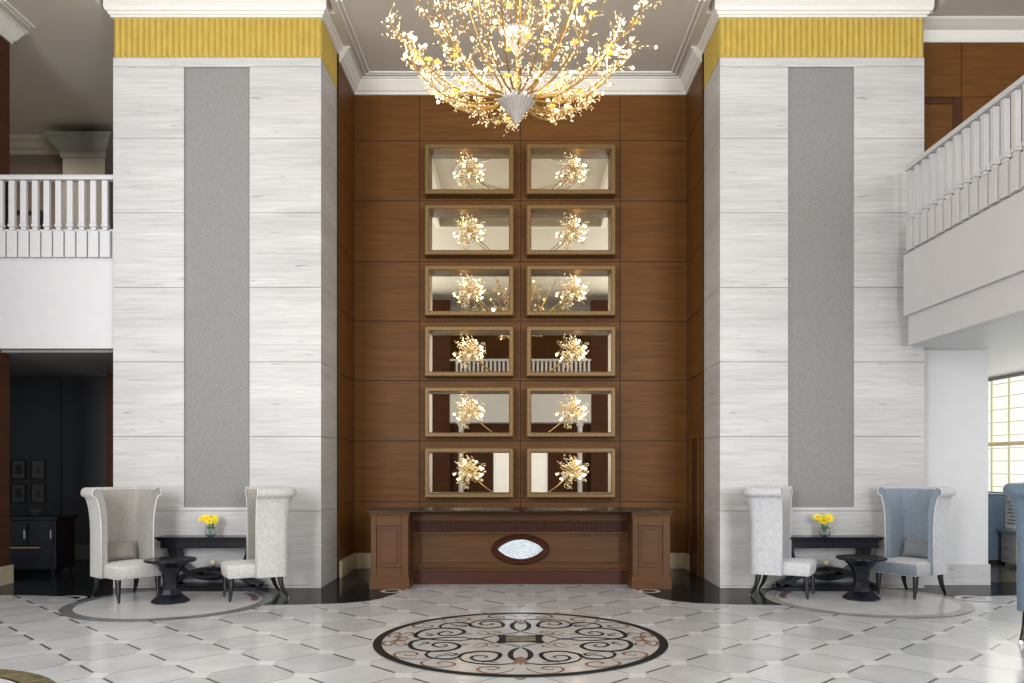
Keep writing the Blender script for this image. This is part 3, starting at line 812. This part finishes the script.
for k in range(96):
    lx, lz = lens(2 * PI * k / 96, .292, .127); vs.append(bm.verts.new((lx, .412, .455 + lz)))
bm.faces.new(vs); obj('mosaic_mirror', bm, 'mosaic', o, label='almond shaped silver mosaic mirror')

# ------------------------------------------------------------------ wing chairs
def make_chair(outer, inner, label):
    t = thing('wing_chair', label, 'chair', (0, 0, 0), 0, None)
    # path of the U shell
    w, yb, yf, r = .262, .29, -.04, .04
    path = [(-w, yf), (-w, .12), (-w, yb - r), (-w + r * .3, yb - r * .3), (-w + r, yb), (0, yb), (w - r, yb), (w - r * .3, yb - r * .3), (w, yb - r), (w, .12), (w, yf)]
    outp = [(.035, .265), (.035, .8), (.042, .95), (.058, 1.07), (.078, 1.15), (.092, 1.18), (.115, 1.188), (.13, 1.21), (.132, 1.24), (.12, 1.27), (.095, 1.288), (.065, 1.283), (.042, 1.26)]
    inp = [(.042, 1.26), (.015, 1.21), (-.008, 1.13), (-.025, 1.02), (-.033, .9), (-.035, .265)]
    bm = BM()
    prof = outp + inp[1:]
    n_out = len(outp)
    P = [Vector(p) for p in path]; rings = []
    for i, p in enumerate(P):
        d1 = (p - P[i - 1]).normalized() if i else (P[1] - p).normalized()
        d2 = (P[i + 1] - p).normalized() if i < len(P) - 1 else d1
        nn = ((Vector((-d1.y, d1.x))) + Vector((-d2.y, d2.x))).normalized(); kk = 1 / max(.5, nn.dot(Vector((-d1.y, d1.x))))
        rings.append([bm.verts.new((p.x + nn.x * kk * o, p.y + nn.y * kk * o, z)) for o, z in prof])
    m = len(prof)
    for a, b in zip(rings, rings[1:]):
        for j in range(m):
            f = bm.faces.new((a[j], a[(j + 1) % m], b[(j + 1) % m], b[j])); f.material_index = 0 if j < n_out - 1 else 1
    bm.faces.new(rings[0]).material_index = 1; bm.faces.new(rings[-1][::-1]).material_index = 1
    bk = obj('backrest', bm, [outer, inner], t, smooth=50, label='tall winged back with rolled top')
    # piping along the front edges of the wings
    for s, ring in ((-1, 0), (1, -1)):
        bm = BM(); pts = [Vector((s * (w + o), yf - .004, z)) for o, z in (outp[:-4] + outp[-4:])]
        tube(bm, pts, .007, 6); obj('piping', bm, 'fab_edge', bk, smooth='all')
    # seat
    bm = BM()
    sx0 = .262
    def ring(z, ins, fr):
        P2 = []
        for (x, y) in ((-sx0, -.34), (-.1, -.352), (.1, -.352), (sx0, -.34), (sx0, -.1), (sx0, .26), (0, .26), (-sx0, .26), (-sx0, -.1)):
            P2.append(bm.verts.new((x * (1 - ins), y * (1 - ins) + (0 if y > 0 else -fr), z)))
        return P2
    R_ = [ring(.268, .03, 0), ring(.278, 0, 0), ring(.385, 0, .012), ring(.408, .02, .008), ring(.422, .09, 0), ring(.43, .35, 0)]
    for a, b in zip(R_, R_[1:]):
        for k in range(9): bm.faces.new((a[k], a[(k + 1) % 9], b[(k + 1) % 9], b[k]))
    bm.faces.new(R_[0][::-1]); bm.faces.new(R_[-1])
    for f in bm.faces:
        f.material_index = 0
    bmesh.ops.recalc_face_normals(bm, faces=bm.faces)
    for f in bm.faces:
        if f.normal.y < -.7 and inner == 'fab_inb': f.material_index = 1  # seat front takes the same blue-lit colour
    o = obj('seat', bm, [outer, inner], t, smooth=55)
    # legs
    for s in (-1, 1):
        bm = BM()
        P3 = [(s * .225, -.30, .272), (s * .227, -.305, .18), (s * .225, -.31, .08), (s * .222, -.318, 0)]
        tube(bm, P3, [.034, .029, .022, .014], 8); obj('leg', bm, 'legw', t, smooth=50)
        bm = BM()
        P3 = crom([(s * .225, .235, .272), (s * .23, .245, .19), (s * .235, .275, .10), (s * .24, .325, .022)], 4)
        tube(bm, P3, [.033, .033, .032, .031, .03, .028, .026, .025, .023, .021, .019, .017, .016], 8); o = obj('leg', bm, 'legw', t, smooth=50)
        bm = BM(); tube(bm, [(s * .24, .322, .028), (s * .241, .333, 0)], [.0175, .014], 8); obj('ferrule', bm, 'steel', o, label='bright metal foot cap')
    return t
def cushion(m, loc, rotz, label):
    bm = BM(); nx, nz = 14, 10; W, Hh = .19, .115; G = {}
    for s in (-1, 1):
        for i in range(nx + 1):
            for j in range(nz + 1):
                u, v = -1 + 2 * i / nx, -1 + 2 * j / nz
                if s > 0 and (abs(u) == 1 or abs(v) == 1): G[s, i, j] = G[-1, i, j]; continue
                th = .06 * ((1 - u ** 4) * (1 - v ** 4)) ** .5
                x = W * u * (1 - .06 * (1 - v * v)); z = Hh * v * (1 - .09 * (1 - u * u))
                G[s, i, j] = bm.verts.new((x, s * th, z))
    for s in (-1, 1):
        for i in range(nx):
            for j in range(nz): bm.faces.new((G[s, i, j], G[s, i + 1, j], G[s, i + 1, j + 1], G[s, i, j + 1]))
    o = obj('throw_cushion', bm, m, smooth='all')
    o.location = loc; o.rotation_euler = (-.28, 0, rotz)
    return tag(o, label, 'cushion')
def place(o, x, y, th, sc=1):
    # th: degrees, facing turned from the camera (-Y) towards +X
    o.location = (x, y, 0); o.rotation_euler = (0, 0, math.radians(th)); o.scale = (sc,) * 3
def put_cushion(m, x, y, th, lab, dy=.165):
    a = math.radians(th); lx, ly = 0, dy
    cushion(m, (x + lx * math.cos(a) - ly * math.sin(a), y + lx * math.sin(a) + ly * math.cos(a), .545), a, lab)
G2 = 'tall winged lobby chairs'
c1 = make_chair('fab_out', 'fab_in', 'silver grey wing chair at far left, open front turned right towards the pedestal table'); place(c1, -4.58, 9.40, 50); 
c2 = copy_tree(c1); c2['label'] = 'silver grey wing chair right of the left console, seen from its side'; place(c2, -3.10, 9.46, -62)
c3 = make_chair('fab_outb', 'fab_pale', 'pale wing chair left of the right console, seen from its side'); place(c3, 3.13, 9.66, 62)
c4 = make_chair('fab_outb', 'fab_inb', ''); c4['label'] = 'blue grey lined wing chair right of the right console, against the white wall'; place(c4, 4.66, 9.66, -55)
c5 = make_chair('blue', 'blue', 'steel blue wing chair cut off by the right edge of the photo'); place(c5, 4.76, 7.0, 128, 1.08)
for c in (c1, c2, c3, c4): c['group'] = G2
put_cushion('cush', -4.58, 9.40, 50, 'small taupe cushion on the wing chair at far left')
put_cushion('cush', -3.10, 9.46, -62, 'small taupe cushion mostly hidden in the wing chair right of the left console')
put_cushion('cushb', 3.13, 9.66, 62, 'small grey cushion mostly hidden in the wing chair left of the right console')
put_cushion('cushb', 4.66, 9.66, -55, 'small grey cushion on the blue grey lined wing chair')

# ------------------------------------------------------------------ pedestal tables
def side_table(x, y, label):
    t = thing('pedestal_table', label, 'side table', (x, y, 0))
    bm = BM(); lathe(bm, [(.20, .455), (.265, .462), (.278, .472), (.278, .484), (.27, .492)], 56); obj('table_top', bm, 'lacquer', t, smooth=35)
    bm = BM(); lathe(bm, [(.085, .2), (.08, .25), (.095, .33), (.14, .40), (.205, .455)], 8, ang0=PI / 8); obj('column', bm, 'lacquer', t)
    bm = BM(); lathe(bm, [(.205, 0), (.205, .022), (.17, .055), (.12, .10), (.092, .15), (.085, .2)], 8, ang0=PI / 8); obj('base', bm, 'lacquer', t)
side_table(-3.95, 9.13, 'black lacquer hourglass pedestal table between the two left wing chairs')
side_table(3.93, 9.33, 'black lacquer hourglass pedestal table between the two right wing chairs')

# ------------------------------------------------------------------ console tables
def strap(bm, pts, th, y0, y1):
    P = crom([Vector(p) for p in pts], 8); n = len(P); prev = None
    for i, p in enumerate(P):
        d = (P[min(i + 1, n - 1)] - P[max(i - 1, 0)]).normalized(); nn = Vector((-d.y, d.x))
        u = i / (n - 1); tt = th(u)
        a, b = p + nn * tt / 2, p - nn * tt / 2
        cur = [bm.verts.new((q.x, y, q.y)) for y in (y0, y1) for q in (a, b)]
        if prev:
            for e, f in ((0, 1), (1, 3), (3, 2), (2, 0)): bm.faces.new((prev[e], prev[f], cur[f], cur[e]))
        else: bm.faces.new((cur[0], cur[1], cur[3], cur[2]))
        prev = cur
    bm.faces.new((prev[0], prev[2], prev[3], prev[1]))
def console(x, y, label):
    t = thing('console_table', label, 'console table', (x, y, 0))
    bm = BM(); box(bm, -.66, .66, -.145, .145, .635, .655); box(bm, -.675, .675, -.155, .155, .655, .668); box(bm, -.64, .64, -.135, .135, .615, .635); obj('table_top', bm, 'lacquer', t, bevel=.004)
    bm = BM(); box(bm, -.61, .61, -.125, .125, .53, .615); obj('apron', bm, 'lacquer', t, bevel=.003)
    h = [(-.48, .54), (-.465, .45), (-.42, .355), (-.33, .265), (-.2, .195), (-.1, .165), (0, .155)]
    U = h + [(-a, b) for a, b in h[:-1][::-1]]
    bm = BM(); strap(bm, U, lambda u: .05 + .065 * abs(2 * u - 1) ** 1.8, -.105, .105); obj('curved_support', bm, 'lacquer', t, bevel=.003)
    h = [(-.58, .055), (-.47, .105), (-.37, .17), (-.26, .225), (-.13, .262), (0, .275)]
    U = h + [(-a, b) for a, b in h[:-1][::-1]]
    bm = BM(); strap(bm, U, lambda u: .052 + .02 * abs(2 * u - 1), -.10, .10); obj('arched_support', bm, 'lacquer', t, bevel=.003)
    bm = BM(); sweep(bm, [(-.56, -.145), (.56, -.145), (.64, -.09), (.64, .09), (.56, .145), (-.56, .145), (-.64, .09), (-.64, -.09)], [(0, 0), (0, .05), (-.012, .062), (-.05, .062), (-.05, 0)], 1, True)
    box(bm, -.55, .55, -.10, .10, .01, .085); obj('plinth', bm, 'lacquer', t)
    # ornament ball
    bm = BM(); sphere(bm, (0, 0, .038), .038, 20, 14)
    tag(obj('ornament_ball', bm, 'ball', loc=(x + .0, y - .02, .301), smooth='all'), 'small cream ball on the arch of the ' + ('left' if x < 0 else 'right') + ' console', 'ornament')
    return t
console(-3.80, 10.03, 'black lacquer console with crossed arches against the left pillar')
console(3.78, 10.035, 'black lacquer console with crossed arches against the right pillar')
# second small ball on right console
bm = BM(); sphere(bm, (0, 0, .034), .034, 20, 14)
tag(obj('ornament_ball', bm, 'fab_in', loc=(3.78 - .15, 10.02, .283), smooth='all'), 'small grey ball beside the cream ball on the right console', 'ornament')

def flowers(x, y, n, lab, seed):
    random.seed(seed)
    v = thing('glass_vase', 'round clear glass vase holding yellow flowers on the ' + lab + ' console', 'vase', (x, y, .668))
    bm = BM(); lathe(bm, [(.03, .0), (.055, .012), (.072, .045), (.072, .07), (.055, .105), (.045, .115), (.041, .113), (.051, .102), (.067, .07), (.067, .045), (.05, .018), (.01, .01)], 32); obj('vase_body', bm, 'glass', v, smooth='all')
    bm = BM(); lathe(bm, [(.002, .012), (.045, .02), (.06, .045), (.062, .06), (.002, .061)], 28); obj('water', bm, 'glass', v, smooth='all')
    heads = []
    for k in range(n):
        a = 2 * PI * k / n + .4; r = .035 + .035 * (k % 2)
        hd = Vector((r * math.cos(a) * 1.3, r * math.sin(a) * .8 - .02, .185 + .06 * random.random()))
        fl = thing('yellow_flower', f'yellow flower bloom in the vase on the {lab} console', 'flower', Vector((x, y, .668)) + hd, 0, f'yellow flowers in the {lab} vase')
        bm = BM(); base = Vector((.01 * math.cos(a), .01 * math.sin(a), .03)) - hd
        tube(bm, crom([base, base * .5 + Vector((0, 0, .02)), Vector((0, 0, 0))], 4), .0035, 5); obj('stem', bm, 'stem', fl)
        ax = Vector((hd.x * 3, -.6, .8)).normalized(); q = ax.to_track_quat('Z', 'Y')
        bm = BM()
        for ring, (m_, L_, lift) in enumerate(((11, .07, .25), (9, .055, .6))):
            for j in range(m_):
                b = 2 * PI * (j + .5 * ring) / m_
                d = Vector((math.cos(b), math.sin(b), lift)).normalized(); s_ = Vector((-math.sin(b), math.cos(b), 0))
                pts = [Vector((0, 0, 0)), d * L_ * .5 + s_ * .011, d * L_ * .95 + s_ * .006 - Vector((0, 0, .006)), d * L_ * .95 - s_ * .006 - Vector((0, 0, .006)), d * L_ * .5 - s_ * .011]
                bm.faces.new([bm.verts.new(q @ p_) for p_ in pts])
        obj('petals', bm, 'petal', fl, recalc=False)
        bm = BM(); sphere(bm, q @ Vector((0, 0, .012)), .013, 10, 8); obj('flower_centre', bm, 'petal_c', fl, smooth='all')
    lf = BM()
    for k in range(8):
        a = 2 * PI * k / 8; base = Vector((.02 * math.cos(a), .02 * math.sin(a), .06))
        d = Vector((math.cos(a), math.sin(a), 1.1)).normalized(); s_ = Vector((-math.sin(a), math.cos(a), 0))
        L_ = .10 + (.05 if k == 2 else 0)
        lf.faces.new([lf.verts.new(p_) for p_ in (base, base + d * L_ * .5 + s_ * .014, base + d * L_, base + d * L_ * .5 - s_ * .014)])
    tube(lf, [(0, 0, .05), (.004, 0, .18), (0, 0, .26)], [.004, .004, .006], 5)
    o = obj('foliage', lf, 'stem', loc=(x, y, .668), recalc=False); tag(o, f'green leaves and bud among the yellow flowers on the {lab} console', 'foliage')
flowers(-3.83, 10.0, 7, 'left', 3); flowers(3.76, 10.0, 7, 'right', 9)

# ------------------------------------------------------------------ opposite end of the hall (seen in the mirrors)
bm = BM()
for a in ((-3.5, -.95), (-.28, .28), (.95, 3.5)): box(bm, a[0], a[1], -4.3, -4.2, 0, 3.0)
box(bm, -.95, .95, -4.3, -4.2, 2.3, 3.0)
for s in (-1, 1): box(bm, *sorted((s * 3.5, s * 2.45)), -4.2, -4.0, 0, CZ)
struct('wall_front', bm, 'wood_dark')
bm = BM()
for s in (-1, 1):
    box(bm, *sorted((s * 3.5, s * 3.8)), -4.3, -4.0, 0, CZ); box(bm, *sorted((s * 6.8, s * 12)), -4.3, -4.0, 0, CZ)
    box(bm, *sorted((s * 3.8, s * 6.8)), -4.3, -4.0, 0, .8); box(bm, *sorted((s * 3.8, s * 6.8)), -4.3, -4.0, 6.6, CZ)
struct('wall_entrance', bm, 'white')
for i, s in enumerate((-1, 1)):
    bm = BM(); box(bm, *sorted((s * .95, s * .28)), -4.28, -4.24, 0, 2.3)
    struct('window_%d' % (i + 2), bm, 'dcurtain')
    c = thing('round_column', ('left' if s < 0 else 'right') + ' slim white column at the far end reflected in the mirrors', 'column', (s * 2.06, -3.9, 0))
    bm = BM(); lathe(bm, [(.08, .1), (.08, 2.9)], 20); obj('shaft', bm, 'white', c, smooth=40)
    bm = BM(); box(bm, -.11, .11, -.11, .11, 0, .1); obj('base', bm, 'white', c)
    bm = BM(); box(bm, -.11, .11, -.11, .11, 2.9, 3.02); obj('capital', bm, 'white', c)
def fas_front(t):
    bm = BM(); box(bm, 0, 4.9, .03, .12, 4.14, 4.56); box(bm, 0, 4.9, -.03, .12, 3.03, 4.14); obj('fascia', bm, 'white', t)
balcony('white balcony front at the far end of the hall reflected in the wall mirrors', (2.45, -3.95, 0), PI, 4.9, 32, fas_front)
bm = BM(); box(bm, -2.45, 2.45, -6.3, -4.08, 3.03, 4.3); struct('trim_7', bm, 'plaster')
bm = BM(); panels(bm, [-3.5, -1.8, 0, 1.8, 3.5], [4.3, 5.5, 6.4, CZ], lambda a, b, c, d, e, f, m: box(bm, a, b, -6.4 - f, -6.4 - e, c, d, m), .01)
struct('wall_gallery', bm, ['wood', 'wood_joint'])

# ------------------------------------------------------------------ lights
def area(name, loc, rot, sx, sy, P, col=(1, 1, 1), spread=None):
    l = bpy.data.lights.new(name, 'AREA'); l.shape = 'RECTANGLE'; l.size = sx; l.size_y = sy; l.energy = P; l.color = col
    if spread: l.spread = spread
    o = bpy.data.objects.new(name, l); C.objects.link(o); o.location = loc; o.rotation_euler = rot; return o
for s in (-1, 1):
    area('window_light', (s * 5.3, -3.95, 3.7), (PI / 2, 0, 0), 3.0, 5.7, 1080, (.97, .985, 1))  # added frontal light, placed where the mirrors do not show it
area('window_light', (-6.6, 3.5, 4.2), (0, -PI / 2, 0), 5.0, 8, 420, (1, 1, 1))  # added side light in front of the solid left wall
area('window_light', (7.9, 1.5, 4.6), (0, PI / 2, 0), 5.0, 6, 430, (.98, .99, 1))  # added side light, no window is modelled here
area('lounge_window_light', (7.9, 12.3, 2.0), (0, PI / 2, 0), 1.8, 5, 28, (1, 1, .95))
area('soffit_light', (6.5, 7.5, 2.98), (0, 0, 0), 2, 4, 30, (1, 1, 1))
area('mezzanine_lamp', (-8.2, 12.2, 6.9), (0, 0, 0), 1.2, 1.2, 70, (1, .86, .70))  # area light added to brighten the pilaster and upper left room

W = bpy.data.worlds.new('world'); bpy.context.scene.world = W; W.use_nodes = True
wn = W.node_tree.nodes; bg = wn['Background']
bg.inputs[0].default_value = (.92, .96, 1, 1); bg.inputs[1].default_value = .55

# ------------------------------------------------------------------ camera
cam = bpy.data.cameras.new('camera'); co = bpy.data.objects.new('camera', cam); C.objects.link(co)
co.location = (0, 0, H); co.rotation_euler = (PI / 2, 0, 0)
cam.sensor_width = 36; cam.lens = F / 1024 * 36
cam.shift_x = -(HX - 512) / 1024; cam.shift_y = (HY - 341.5) / 1024
cam.clip_end = 100
S = bpy.context.scene; S.camera = co
S.view_settings.view_transform = 'Standard'; S.view_settings.look = 'None'; S.view_settings.exposure = 0
S.cycles.use_denoising = True
S.cycles.max_bounces = 8; S.cycles.diffuse_bounces = 4; S.cycles.glossy_bounces = 4
S.cycles.sample_clamp_indirect = 4
